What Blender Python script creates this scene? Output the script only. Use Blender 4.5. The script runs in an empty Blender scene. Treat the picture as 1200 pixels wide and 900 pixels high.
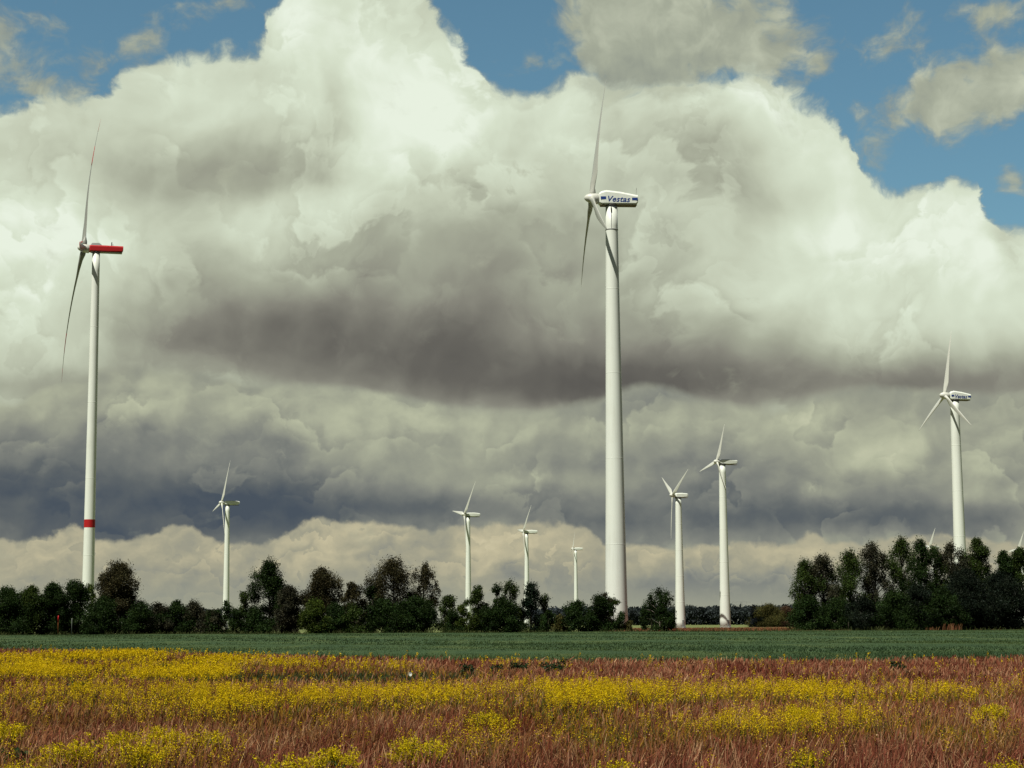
import bpy, math, random
import numpy as np
from mathutils import Matrix, Vector

random.seed(7)
RNG = np.random.default_rng(11)
S = bpy.context.scene
COL = S.collection

# ------------------------------------------------------------------ camera
F = 2160.0; CH = 2.8
PITCH = math.degrees(math.atan((729.5 - 450) / F)); ROLL = -0.3
R = (Matrix.Rotation(math.radians(90 + PITCH), 3, 'X') @ Matrix.Rotation(math.radians(ROLL), 3, 'Z'))
cam_d = bpy.data.cameras.new('camera'); cam = bpy.data.objects.new('camera', cam_d); COL.objects.link(cam)
cam.location = (0, 0, CH); cam.rotation_euler = R.to_euler()
cam_d.sensor_width = 36; cam_d.lens = F / 1200 * 36; cam_d.clip_start = 0.5; cam_d.clip_end = 20000
S.camera = cam

def ray(px, py):
    return R @ Vector(((px - 600) / F, -(py - 450) / F, -1.0))
def at(px, py, D):
    d = ray(px, py); return Vector((0, 0, CH)) + d * (D / d.y)
def gx(px, D, py=738):                     # world x of a photo column at distance D
    return at(px, py, D).x
def hz(py, px, D):
    return at(px, py, D).z

# ------------------------------------------------------------------ helpers
def lin(c):
    c = c / 255.0
    return c / 12.92 if c <= 0.04045 else ((c + 0.055) / 1.055) ** 2.4
def rgb(r, g, b):
    return (lin(r), lin(g), lin(b), 1.0)

def tag(o, label=None, cat=None, group=None, kind=None):
    if label: o['label'] = label
    if cat: o['category'] = cat
    if group: o['group'] = group
    if kind: o['kind'] = kind
    return o
def empty(name, loc, rz=0.0, label=None, cat=None, group=None):
    o = bpy.data.objects.new(name, None); COL.objects.link(o)
    o.location = loc; o.rotation_euler = (0, 0, rz); o.empty_display_size = 0.5
    return tag(o, label, cat, group)
def link(name, me, mat, parent=None, loc=None, smooth=False):
    if mat is not None: me.materials.append(mat)
    o = bpy.data.objects.new(name, me); COL.objects.link(o)
    if parent is not None: o.parent = parent
    if loc is not None: o.location = loc
    if smooth:
        me.polygons.foreach_set('use_smooth', [True] * len(me.polygons))
    return o
def np_mesh(name, V, Fq, col=None):
    """uniform n-gon faces from numpy arrays"""
    me = bpy.data.meshes.new(name)
    V = np.asarray(V, dtype=np.float32); Fq = np.asarray(Fq, dtype=np.int32)
    n, k = Fq.shape
    me.vertices.add(len(V)); me.vertices.foreach_set('co', V.ravel())
    me.loops.add(n * k); me.loops.foreach_set('vertex_index', Fq.ravel())
    me.polygons.add(n); me.polygons.foreach_set('loop_start', np.arange(0, n * k, k, dtype=np.int32))
    me.update(calc_edges=True)
    if col is not None:
        a = me.color_attributes.new('tint', 'FLOAT_COLOR', 'POINT')
        c = np.ones((len(V), 4), dtype=np.float32); c[:, :3] = col
        a.data.foreach_set('color', c.ravel())
    return me
class MB:
    """collects simple shapes into one mesh"""
    def __init__(s): s.v = []; s.f = []
    def add(s, vs, fs):
        b = len(s.v); s.v += [tuple(v) for v in vs]; s.f += [tuple(i + b for i in f) for f in fs]
    def box(s, x0, x1, y0, y1, z0, z1):
        s.add([(x0,y0,z0),(x1,y0,z0),(x1,y1,z0),(x0,y1,z0),(x0,y0,z1),(x1,y0,z1),(x1,y1,z1),(x0,y1,z1)],
              [(0,3,2,1),(4,5,6,7),(0,1,5,4),(1,2,6,5),(2,3,7,6),(3,0,4,7)])
    def loft(s, rings, cap=True, closed=True):
        n = len(rings[0]); b = []
        vs = [p for r in rings for p in r]; fs = []
        for i in range(len(rings) - 1):
            for j in range(n if closed else n - 1):
                a = i * n + j; c = i * n + (j + 1) % n
                fs.append((a, c, c + n, a + n))
        if cap:
            fs.append(tuple(range(n - 1, -1, -1))); m = (len(rings) - 1) * n
            fs.append(tuple(m + j for j in range(n)))
        s.add(vs, fs)
    def tube(s, pts, rad, n=8):
        pts = [Vector(p) for p in pts]; rings = []
        for i, p in enumerate(pts):
            t = (pts[min(i + 1, len(pts) - 1)] - pts[max(i - 1, 0)]).normalized()
            u = t.cross(Vector((0.13, 0.97, 0.2))).normalized(); w = t.cross(u)
            r = rad[i] if hasattr(rad, '__len__') else rad
            rings.append([p + (u * math.cos(a) + w * math.sin(a)) * r for a in [2 * math.pi * k / n for k in range(n)]])
        s.loft(rings)
    def lathe(s, prof, n=48, axis='z', cap=True):
        rings = []
        for r, h in prof:
            ring = []
            for k in range(n):
                a = 2 * math.pi * k / n
                if axis == 'z': ring.append(Vector((r * math.cos(a), r * math.sin(a), h)))
                else: ring.append(Vector((-h, r * math.cos(a), -r * math.sin(a))))   # along -x
            rings.append(ring)
        s.loft(rings, cap)
    def build(s, name, mat, parent=None, loc=None, smooth=False, bevel=0.0):
        me = bpy.data.meshes.new(name); me.from_pydata(s.v, [], s.f); me.update()
        o = link(name, me, mat, parent, loc, False)
        if smooth:
            me.polygons.foreach_set('use_smooth', [len(p.vertices) < 8 for p in me.polygons])
        if bevel:
            m = o.modifiers.new('b', 'BEVEL'); m.width = bevel; m.segments = 3; m.limit_method = 'ANGLE'
            m.angle_limit = math.radians(35)
            me.polygons.foreach_set('use_smooth', [True] * len(me.polygons))
            m2 = o.modifiers.new('w', 'WEIGHTED_NORMAL')
        return o

# ------------------------------------------------------------------ node mini-language
class NT:
    def __init__(s, tree): s.t = tree
    def new(s, k, **kw):
        n = s.t.nodes.new(k)
        for a, b in kw.items(): setattr(n, a, b)
        return n
    def put(s, sock, v):
        if isinstance(v, E): s.t.links.new(v.s, sock)
        elif isinstance(v, bpy.types.NodeSocket): s.t.links.new(v, sock)
        else: sock.default_value = v
    def math(s, op, a, b=None, c=None, clamp=False):
        n = s.new('ShaderNodeMath', operation=op, use_clamp=clamp)
        s.put(n.inputs[0], a)
        if b is not None: s.put(n.inputs[1], b)
        if c is not None: s.put(n.inputs[2], c)
        return E(s, n.outputs[0])
    def vmath(s, op, a, b=None, c=None):
        n = s.new('ShaderNodeVectorMath', operation=op)
        s.put(n.inputs[0], a)
        if b is not None: s.put(n.inputs[1], b)
        if c is not None: s.put(n.inputs[2], c)
        return n
    def noise(s, vec, scale, detail=6, rough=0.55, lac=2.0, dist=0.0, col=False, ntype=None):
        n = s.new('ShaderNodeTexNoise'); n.noise_dimensions = '3D'
        if ntype: n.noise_type = ntype
        s.put(n.inputs['Vector'], vec)
        n.inputs['Scale'].default_value = scale; n.inputs['Detail'].default_value = detail
        n.inputs['Roughness'].default_value = rough; n.inputs['Lacunarity'].default_value = lac
        n.inputs['Distortion'].default_value = dist
        return E(s, n.outputs[1 if col else 0])
    def ramp(s, v, stops, interp='LINEAR'):
        n = s.new('ShaderNodeValToRGB'); s.put(n.inputs[0], v); cr = n.color_ramp; cr.interpolation = interp
        while len(cr.elements) > 1: cr.elements.remove(cr.elements[-1])
        cr.elements[0].position = stops[0][0]; cr.elements[0].color = stops[0][1]
        for p, c in stops[1:]:
            e = cr.elements.new(p); e.color = c
        return E(s, n.outputs[0])
    def mixc(s, f, a, b, mode='MIX'):
        n = s.new('ShaderNodeMix', data_type='RGBA', blend_type=mode)
        s.put(n.inputs[0], f); s.put(n.inputs[6], a); s.put(n.inputs[7], b)
        return E(s, n.outputs[2])
    def smooth(s, v, lo, hi, a=0.0, b=1.0):
        n = s.new('ShaderNodeMapRange', interpolation_type='SMOOTHSTEP')
        s.put(n.inputs[0], v)
        for i, x in zip((1, 2, 3, 4), (lo, hi, a, b)): s.put(n.inputs[i], x)
        return E(s, n.outputs[0])
class E:
    def __init__(s, nt, sock): s.n = nt; s.s = sock
    def __add__(s, o): return s.n.math('ADD', s, o)
    __radd__ = __add__
    def __sub__(s, o): return s.n.math('SUBTRACT', s, o)
    def __rsub__(s, o): return s.n.math('SUBTRACT', o, s)
    def __mul__(s, o): return s.n.math('MULTIPLY', s, o)
    __rmul__ = __mul__
    def __truediv__(s, o): return s.n.math('DIVIDE', s, o)

def material(name, rough=0.6, spec=0.3):
    m = bpy.data.materials.new(name); m.use_nodes = True
    nt = NT(m.node_tree); b = m.node_tree.nodes['Principled BSDF']
    b.inputs['Roughness'].default_value = rough
    b.inputs['Specular IOR Level'].default_value = spec
    return m, nt, b

# ------------------------------------------------------------------ world: sky + procedural clouds
SUN_AZ = math.radians(38)      # sun stands behind the camera, to the left
SUN_EL = math.radians(59)
sun_dir = Vector((-math.sin(SUN_AZ) * math.cos(SUN_EL), -math.cos(SUN_AZ) * math.cos(SUN_EL), math.sin(SUN_EL)))
sd = bpy.data.lights.new('sun', 'SUN'); sd.energy = 5.4; sd.angle = math.radians(0.53); sd.color = (1.0, 0.975, 0.86)
so = bpy.data.objects.new('sun', sd); COL.objects.link(so); so.location = (0, 0, 60)
so.rotation_euler = sun_dir.to_track_quat('Z', 'Y').to_euler()

def sky():
    w = bpy.data.worlds.new('World'); S.world = w; w.use_nodes = True
    t = w.node_tree; t.nodes.clear(); N = NT(t)
    out = N.new('ShaderNodeOutputWorld')
    tc = N.new('ShaderNodeTexCoord')
    sep = N.new('ShaderNodeSeparateXYZ'); t.links.new(tc.outputs['Generated'], sep.inputs[0])
    DEG = 180 / math.pi
    az = N.math('ARCTAN2', E(N, sep.outputs[0]), E(N, sep.outputs[1])) * DEG
    el = N.math('ARCSINE', E(N, sep.outputs[2])) * DEG
    cmb = N.new('ShaderNodeCombineXYZ'); N.put(cmb.inputs[0], az); N.put(cmb.inputs[1], el)
    P = cmb.outputs[0]
    K = F * math.pi / 180            # photo pixels per degree
    def ae(px, py):
        d = ray(px, py).normalized()
        return math.degrees(math.atan2(d.x, d.y)), math.degrees(math.asin(d.z))
    def warp(P, scale, amp, detail, rough=0.55, off=(0, 0, 0)):
        a = N.vmath('ADD', P, off).outputs[0]
        c = N.noise(a, scale, detail, rough, col=True)
        c = N.vmath('SUBTRACT', c, (0.5, 0.5, 0.5)).outputs[0]
        c = N.vmath('MULTIPLY', c, (amp, amp * 0.75, 0)).outputs[0]
        return N.vmath('ADD', P, c).outputs[0]
    def gauss(W, items, base):
        acc = base
        for cx, cy, sx, sy, amp in items:
            a, e = ae(cx, cy)
            ix, iy = K / sx, K / sy
            q = N.vmath('MULTIPLY_ADD', W, (ix, iy, 0), (-a * ix, -e * iy, 0)).outputs[0]
            d = N.vmath('DOT_PRODUCT', q, q).outputs['Value']
            g = N.math('EXPONENT', N.math('MULTIPLY', d, -0.7))
            acc = N.math('MULTIPLY_ADD', g, amp, acc)
        return acc
    def curve(U, pts):
        """edge elevation as a function of azimuth, read off photo points"""
        n = N.new('ShaderNodeFloatCurve'); c = n.mapping.curves[0]
        ps = [ae(*p) for p in pts]
        ps = [(-40, ps[0][1])] + ps + [(40, ps[-1][1])]
        nx = [((a + 40) / 80, e / 40) for a, e in ps]
        while len(c.points) > 2: c.points.remove(c.points[-1])
        c.points[0].location = nx[0]; c.points[1].location = nx[-1]
        for p in nx[1:-1]: c.points.new(*p)
        for p in c.points: p.handle_type = 'AUTO_CLAMPED'
        n.mapping.use_clip = False
        n.mapping.update()
        N.put(n.inputs['Value'], N.math('MULTIPLY_ADD', U, 1 / 80, 0.5))
        return E(N, n.outputs[0]) * 40
    def split(v):
        s_ = N.new('ShaderNodeSeparateXYZ'); t.links.new(v, s_.inputs[0]); return E(N, s_.outputs[0]), E(N, s_.outputs[1])
    def relief(P, scale, detail, rough, d, off):
        """sun-side minus shade-side of a billow field: light falls from the upper left"""
        a = N.vmath('ADD', P, off).outputs[0]
        b = N.vmath('ADD', P, (off[0] - d, off[1] + d * 1.1, off[2])).outputs[0]
        na = N.noise(a, scale, detail, rough); nb = N.noise(b, scale, detail, rough)
        return na - nb, na

    def puffs(P, scale, amp, grad, off, detail=6, rough=0.5, edge=0.10):
        """overlapping billows: each rises to a bright crest, then drops to the shaded foot of the one behind"""
        a = N.vmath('ADD', P, off).outputs[0]
        n = N.noise(a, scale, detail, rough)
        _, v = split(P)
        x = N.math('FRACT', N.math('MULTIPLY_ADD', n, amp, v * grad))
        return x - N.smooth(x, 1 - edge, 1.0) - 0.42

    # --- warps
    WB = warp(P, 0.20, 2.6, 3, 0.5, (3, 7, 1))          # large billows, soft
    WM = warp(WB, 0.65, 0.9, 4, 0.5, (9, 5, 3))         # medium
    WE = warp(WM, 1.1, 1.25, 8, 0.62, (13, 2, 4))       # edge crenulation
    WS = warp(P, 0.45, 1.3, 5, 0.52, (31, 4, 9))        # lower layers
    WF = warp(P, 1.2, 0.95, 7, 0.58, (21, 14, 2))       # small far cumulus
    # --- layer 0 : blue
    skyt = N.new('ShaderNodeTexSky', sky_type='NISHITA'); skyt.sun_disc = False
    skyt.sun_elevation = SUN_EL; skyt.sun_rotation = math.pi + SUN_AZ
    skyt.air_density = 1.0; skyt.dust_density = 0.4; skyt.ozone_density = 2.0
    bg0 = N.new('ShaderNodeBackground'); bg0.inputs[1].default_value = 0.1
    blue = N.mixc(1.0, E(N, skyt.outputs[0]), (0.69, 0.92, 0.82, 1), 'MULTIPLY')
    N.put(bg0.inputs[0], blue)

    # --- layer 4 : thin loose clouds over the blue
    thin_n = N.noise(N.vmath('MULTIPLY', WM, (0.75, 1.0, 1)).outputs[0], 0.62, 9, 0.60)
    ms = gauss(WM, [(8, 45, 38, 30, .75), (0, 35, 20, 20, .3), (105, 82, 30, 20, .62), (155, 38, 30, 24, .60), (250, 2, 50, 12, .6), (50, 100, 30, 16, .62),
                    (740, 30, 62, 60, .90), (820, 15, 90, 45, .85), (790, 75, 70, 36, .75), (700, 70, 34, 40, .50), (905, 50, 40, 80, .62), (950, 20, 60, 24, .34), (1050, 35, 40, 26, .38),
                    (1150, 95, 75, 42, .85), (1090, 115, 40, 26, .45), (1180, 60, 40, 30, .5), (1150, 8, 60, 18, .55), (1022, 160, 26, 24, .60), (1198, 215, 14, 18, .8), (960, 70, 16, 14, .55), (630, 60, 34, 26, .28), (60, 110, 30, 14, .4)], 0.0)
    m4 = N.smooth(ms * 0.95 + (thin_n - 0.5) * 2.9, 0.24, 0.95)
    m4 = m4 * 0.92
    r4, h4 = relief(WM, 0.8, 6, 0.5, 0.3, (5, 5, 2))
    l4 = N.math('MULTIPLY_ADD', r4, 0.7, 0.50) + (thin_n - 0.5) * 0.35
    l4 = gauss(WB, [(1150, 75, 60, 30, .1), (740, 95, 80, 22, -.12), (780, 10, 80, 40, .08)], l4)
    c4 = N.ramp(l4, [(0.1, rgb(128, 132, 124)), (.5, rgb(170, 174, 152)), (.8, rgb(208, 212, 186))])

    # --- layer 1 : main cumulus
    U, V = split(WE)
    top = curve(U, [(0,122),(30,120),(55,106),(100,122),(125,100),(142,78),(200,52),(252,42),(282,58),(310,20),(345,-8),(400,-30),(480,-22),(515,16),(545,45),(562,84),(603,104),(640,92),(676,74),(720,86),(770,92),(820,92),(852,92),(890,78),(930,104),(970,122),(1000,172),(1012,196),(1060,214),(1110,214),(1150,216),(1175,272),(1200,286)])
    Ub, Vb = split(WS)
    bot = curve(Ub, [(0,470),(60,450),(150,432),(230,440),(320,450),(400,456),(500,468),(600,482),(690,470),(760,452),(830,466),(900,478),(960,466),(1050,450),(1120,458),(1200,464)])
    mt = N.smooth(top - V + (thin_n - 0.5) * 1.5, -0.24, 0.34)
    mb = N.smooth(Vb + (V - Vb) * 0.25 - bot, -0.16, 0.20)
    m1 = mt * mb
    rl, hl = relief(WB, 0.38, 4, 0.45, 0.7, (2, 9, 5))
    rs, hs = relief(WM, 0.9, 5, 0.44, 0.28, (8, 1, 3))
    p1 = puffs(WM, 0.26, 4.6, 0.20, (4, 1, 7), 7, 0.52, 0.15)
    p2 = puffs(WM, 0.75, 4.0, 0.55, (14, 11, 5), 6, 0.52, 0.14)
    pm = N.smooth(N.noise(WB, 0.28, 3, 0.5), 0.38, 0.60)
    L1 = gauss(WM, [
        (430,90,90,90,.12),(500,150,70,60,.10),(455,200,80,60,.07),(350,30,40,36,.12),(520,110,40,60,.06),(240,100,90,40,.04),
        (335,235,55,20,.12),(290,270,40,20,.12),(20,300,70,60,.16),(60,265,60,26,.09),(150,300,50,36,.08),(40,160,40,40,.04),(80,380,60,60,.06),
        (665,155,30,34,.12),(860,112,55,24,.18),(905,150,30,30,.10),(975,175,40,36,.12),(985,280,130,60,.09),(1130,260,60,45,.10),(970,255,45,22,.10),(1185,320,60,60,.10),(1100,340,120,50,.05),(640,110,40,20,.07),
        (205,205,90,34,-.15),(310,190,80,34,-.16),(388,165,26,50,-.12),(130,190,60,30,-.05),(230,300,60,50,-.04),
        (390,390,215,50,-.42),(520,275,170,60,-.11),(300,345,110,40,-.12),(210,400,100,26,-.10),(50,445,120,22,-.26),(620,440,180,38,-.42),(540,330,130,70,-.13),(700,300,110,90,-.10),
        (885,230,50,22,-.12),(850,165,60,30,-.12),(800,210,50,40,-.06),(740,400,90,60,-.10),(930,448,230,30,-.34),(830,420,100,44,-.12),(1140,440,110,24,-.24),(1180,290,10,26,-.1)], 0.80)
    pk = N.smooth(L1, 0.30, 0.72, 0.30, 1.0)
    pm = pm * pk
    L1 = L1 + rl * 0.16 + rs * 0.15 + (hl - 0.5) * 0.12 + p1 * pm * 0.14 + p2 * pm * 0.05
    c1 = N.ramp(L1, [(0.0, rgb(84, 82, 79)), (.2, rgb(102, 100, 94)), (.4, rgb(134, 133, 122)), (.6, rgb(166, 170, 151)), (.75, rgb(195, 202, 180)), (.9, rgb(215, 225, 203)), (1.0, rgb(232, 241, 224))])

    # --- layer 2 : middle bank with dark blue base
    U3, V3 = split(WF)
    base2 = curve(U3, [(0,636),(50,632),(88,620),(112,634),(180,630),(205,616),(240,630),(262,640),(305,640),(340,622),(372,610),(430,614),(480,616),(510,624),(560,620),(640,616),(690,624),(706,640),(760,642),(850,642),(905,640),(932,634),(950,628),(968,638),(1040,634),(1120,630),(1200,640)])
    m2 = N.smooth(V3 - base2, -0.04, 0.16)
    P2 = N.vmath('MULTIPLY', WS, (0.9, 1.1, 1)).outputs[0]
    r2, h2 = relief(P2, 0.7, 5, 0.48, 0.3, (4, 2, 8))
    q1 = puffs(WS, 0.38, 4.6, 0.40, (24, 3, 5), 7, 0.5, 0.12)
    q2 = puffs(WF, 0.9, 3.5, 0.9, (2, 31, 5), 5, 0.5, 0.14)
    pm2 = N.smooth(N.noise(WS, 0.35, 3, 0.5, ), 0.40, 0.62)
    L2 = gauss(WS, [(60,470,130,30,.12),(280,470,130,26,.10),(440,500,130,26,.12),(425,538,28,18,.18),(600,500,90,20,.10),(640,560,80,10,.12),(560,560,50,10,.08),
        (950,485,80,18,.14),(1035,530,34,16,.20),(1000,520,60,20,.08),(1170,590,50,14,.16),(850,490,60,20,.05),(1120,500,90,40,.05),(960,575,30,10,.1),(1150,540,50,16,.08),
        (110,590,210,42,-.46),(10,545,100,30,-.14),(140,510,120,20,-.12),(340,592,110,26,-.26),(180,628,200,18,-.16),(520,596,110,16,-.20),(700,610,60,24,-.24),(800,574,150,20,-.12),(850,608,90,22,-.22),(1050,608,170,16,-.34),(1120,594,60,12,-.10),(850,540,70,22,-.12),(700,540,60,14,-.10),(340,525,60,14,-.06),(900,520,40,14,.08),(760,500,60,12,.08)], 0.555)
    L2 = L2 + r2 * 0.34 + rs * 0.12 + (h2 - 0.5) * 0.16 + q1 * pm2 * 0.17 + q2 * pm2 * 0.06
    c2 = N.ramp(L2, [(0.0, rgb(73, 83, 94)), (.2, rgb(96, 102, 104)), (.42, rgb(128, 131, 124)), (.6, rgb(154, 157, 140)), (.75, rgb(178, 182, 157)), (1.0, rgb(213, 215, 184))])

    # --- layer 3 : cream bank at the horizon
    P3 = N.vmath('MULTIPLY', WF, (0.85, 1.2, 1)).outputs[0]
    r3, h3 = relief(P3, 1.0, 6, 0.52, 0.2, (7, 3, 6))
    s1 = puffs(WF, 0.8, 5.0, 0.9, (3, 5, 25), 6, 0.5, 0.10)
    pm3 = N.smooth(N.noise(WF, 0.5, 3, 0.5), 0.40, 0.60)
    L3 = gauss(WF, [(110,650,120,16,.14),(400,640,70,24,.18),(600,640,80,20,.20),(560,660,60,30,.10),(790,650,60,14,.12),(930,650,60,20,.14),(1000,640,120,12,.08),
        (450,648,30,14,-.20),(596,664,18,12,-.28),(515,640,24,14,-.24),(640,672,20,10,-.15),(690,700,200,16,-.14),(250,690,150,16,-.12),(840,686,110,20,-.28),(160,665,60,8,-.12),(1000,700,200,16,-.2),(450,690,40,10,-.16)], 0.53)
    L3 = L3 + r3 * 0.45 + (h3 - 0.5) * 0.30 + s1 * pm3 * 0.20
    c3 = N.ramp(L3, [(0.1, rgb(112, 117, 119)), (.32, rgb(138, 140, 131)), (.55, rgb(164, 161, 139)), (.78, rgb(192, 184, 153)), (1.0, rgb(216, 206, 172))])
    hzf = N.smooth(el, 0.0, 1.9)
    c3 = N.mixc(hzf, rgb(156, 158, 140), c3)

    col = c3
    col = N.mixc(m2, col, c2)
    # away from the framed part the sky is a made-up dark cover that cuts ambient light
    cov = N.smooth(N.noise(WB, 0.06, 5, 0.6) + 0.0, 0.42, 0.56)
    col = N.mixc(m1, col, c1)
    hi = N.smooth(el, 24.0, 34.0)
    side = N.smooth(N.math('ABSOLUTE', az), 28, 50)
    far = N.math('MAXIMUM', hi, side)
    cloudc = N.mixc(m4, col, c4)
    cov4 = N.math('MULTIPLY', m4, 1.0 - mt * 0.45)
    cloudc = N.mixc(cov4, col, c4)
    fac_cloud = N.math('MAXIMUM', m4, mt)
    c_out = N.mixc(hs, rgb(38, 35, 36), rgb(92, 86, 84))  # unseen sky colours, darkened and warmed to keep shadows deep and neutral
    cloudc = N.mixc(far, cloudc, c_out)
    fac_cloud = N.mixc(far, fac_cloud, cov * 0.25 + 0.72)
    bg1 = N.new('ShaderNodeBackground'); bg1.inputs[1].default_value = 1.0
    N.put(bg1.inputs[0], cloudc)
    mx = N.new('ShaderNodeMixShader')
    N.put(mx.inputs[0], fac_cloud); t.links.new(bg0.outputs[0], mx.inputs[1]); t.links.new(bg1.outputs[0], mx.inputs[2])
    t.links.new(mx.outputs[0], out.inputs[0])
    w.cycles.sampling_method = 'MANUAL'; w.cycles.sample_map_resolution = 512
sky()

# ------------------------------------------------------------------ materials
def mat_paint(name, c, rough=0.42, dirt=0.12, streak=True):
    m, N, b = material(name, rough, 0.4)
    tc = N.new('ShaderNodeTexCoord')
    v = N.vmath('MULTIPLY', tc.outputs['Object'], (1.6, 1.6, 0.06 if streak else 1.0)).outputs[0]
    n = N.noise(v, 1.0, 6, 0.6); n2 = N.noise(tc.outputs['Object'], 0.25, 4, 0.5)
    f = N.smooth(n * 0.6 + n2 * 0.4, 0.45, 0.75) * dirt
    d = tuple(x * q for x, q in zip(c[:3], (0.62, 0.58, 0.50))) + (1,)
    N.put(b.inputs['Base Color'], N.mixc(f, c, d))
    return m
M_white = mat_paint('white_paint', (0.80, 0.84, 0.77, 1), 0.4, 0.26)
M_blade = mat_paint('blade_paint', (0.63, 0.64, 0.58, 1), 0.35, 0.12, False)
M_blade2 = mat_paint('shaded_blade_paint', (0.44, 0.45, 0.40, 1), 0.4, 0.2, False)  # darker copy of the blade paint, shading put into the colour
M_bladeg = mat_paint('shadow_side_blade_paint', (0.25, 0.26, 0.23, 1), 0.4, 0.15, False)  # shadow on the blade faces painted in as a dark base colour
M_red = mat_paint('red_paint', (0.44, 0.010, 0.012, 1), 0.5, 0.2)
M_blue = mat_paint('blue_marking', (0.012, 0.045, 0.22, 1), 0.5, 0.1)
M_dark = mat_paint('dark_metal', (0.05, 0.05, 0.045, 1), 0.6, 0.2)
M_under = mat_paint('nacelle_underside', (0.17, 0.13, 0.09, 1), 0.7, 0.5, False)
M_greym = mat_paint('grey_metal', (0.27, 0.28, 0.27, 1), 0.5, 0.2)
M_orange = mat_paint('orange_paint', (0.42, 0.13, 0.05, 1), 0.5, 0.2)
M_conc = mat_paint('concrete', (0.35, 0.33, 0.29, 1), 0.9, 0.4, False)

def mat_tint(name, rough=0.8, trans=0.25, sat=1.0):
    """foliage / stems: colour from the mesh's own per-stem tint, some light through"""
    m = bpy.data.materials.new(name); m.use_nodes = True; t = m.node_tree; t.nodes.clear(); N = NT(t)
    out = N.new('ShaderNodeOutputMaterial'); at_ = N.new('ShaderNodeAttribute', attribute_name='tint')
    d = N.new('ShaderNodeBsdfDiffuse'); tr = N.new('ShaderNodeBsdfTranslucent'); mx = N.new('ShaderNodeMixShader')
    t.links.new(at_.outputs['Color'], d.inputs[0]); t.links.new(at_.outputs['Color'], tr.inputs[0])
    mx.inputs[0].default_value = trans
    t.links.new(d.outputs[0], mx.inputs[1]); t.links.new(tr.outputs[0], mx.inputs[2])
    gl = N.new('ShaderNodeBsdfGlossy'); gl.inputs['Roughness'].default_value = 0.5; gl.inputs['Color'].default_value = (1, 1, 1, 1)
    mx2 = N.new('ShaderNodeMixShader'); mx2.inputs[0].default_value = 0.004
    t.links.new(mx.outputs[0], mx2.inputs[1]); t.links.new(gl.outputs[0], mx2.inputs[2])
    t.links.new(mx2.outputs[0], out.inputs[0])
    return m
M_leaf = mat_tint('leaf_green', trans=0.22)
M_grass = mat_tint('dry_grass_stems', trans=0.2)
M_petal = mat_tint('yellow_petals', trans=0.35)

def mat_bark():
    m, N, b = material('bark', 0.9, 0.2)
    tc = N.new('ShaderNodeTexCoord')
    n = N.noise(N.vmath('MULTIPLY', tc.outputs['Object'], (4, 4, 0.8)).outputs[0], 1.5, 6, 0.6)
    N.put(b.inputs['Base Color'], N.ramp(n, [(.3, (0.02, 0.017, 0.013, 1)), (.7, (0.09, 0.075, 0.055, 1))])); return m
M_bark = mat_bark()
def mat_birchbark():
    m, N, b = material('pale_bark', 0.8, 0.2)
    tc = N.new('ShaderNodeTexCoord')
    n = N.noise(N.vmath('MULTIPLY', tc.outputs['Object'], (1, 1, 5)).outputs[0], 1.5, 6, 0.6)
    N.put(b.inputs['Base Color'], N.ramp(n, [(.42, (0.03, 0.025, 0.02, 1)), (.55, (0.26, 0.23, 0.19, 1))])); return m
M_birch = mat_birchbark()

def mat_ground(name, stops, scale=(0.4, 0.08, 1), detail=8):
    m, N, b = material(name, 0.95, 0.1)
    g = N.new('ShaderNodeNewGeometry')
    v = N.vmath('MULTIPLY', g.outputs['Position'], scale).outputs[0]
    n = N.noise(v, 1.0, detail, 0.65)
    n2 = N.noise(g.outputs['Position'], 0.02, 4, 0.6)
    c = N.ramp(n * 0.75 + n2 * 0.25, stops)
    N.put(b.inputs['Base Color'], c)
    bp = N.new('ShaderNodeBump'); bp.inputs['Strength'].default_value = 0.5; bp.inputs['Distance'].default_value = 0.3
    N.put(bp.inputs['Height'], n); N.t.links.new(bp.outputs[0], b.inputs['Normal'])
    return m

# ------------------------------------------------------------------ ground and sheets
def D_edge(x):
    """distance at which the dry meadow gives way to the crop, along lateral direction u = X/Y"""
    u = x
    return np.interp(u, [-0.33, -0.26, -0.20, -0.14, -0.08, 0.0, 0.12, 0.22, 0.33], [178, 170, 156, 140, 124, 112, 110, 112, 114])

def plane(name, pts, z, mat, kind='structure'):
    mb = MB(); mb.add([(x, y, z) for x, y in pts], [tuple(range(len(pts)))])
    return tag(mb.build(name, mat), kind=kind)
M_gr = mat_ground('meadow_soil', [(.3, (0.035, 0.02, 0.014, 1)), (.6, (0.075, 0.04, 0.028, 1)), (.8, (0.06, 0.055, 0.02, 1))], (0.8, 0.3, 1))
M_far = mat_ground('far_meadow', [(.3, (0.10, 0.13, 0.045, 1)), (.7, (0.17, 0.19, 0.07, 1))], (0.02, 0.01, 1))
M_crop = mat_ground('green_crop', [(.34, (0.026, 0.050, 0.022, 1)), (.5, (0.040, 0.070, 0.028, 1)), (.64, (0.074, 0.100, 0.034, 1))], (0.22, 0.05, 1))
M_verge = mat_ground('red_verge', [(.3, (0.06, 0.022, 0.014, 1)), (.6, (0.16, 0.055, 0.032, 1)), (.8, (0.12, 0.09, 0.04, 1))], (0.25, 0.08, 1))
plane('ground', [(-9000, -300), (9000, -300), (9000, 9000), (-9000, 9000)], 0.0, M_gr)
plane('far_meadow', [(-6000, 545), (6000, 545), (6000, 8000), (-6000, 8000)], 0.02, M_far)
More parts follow.
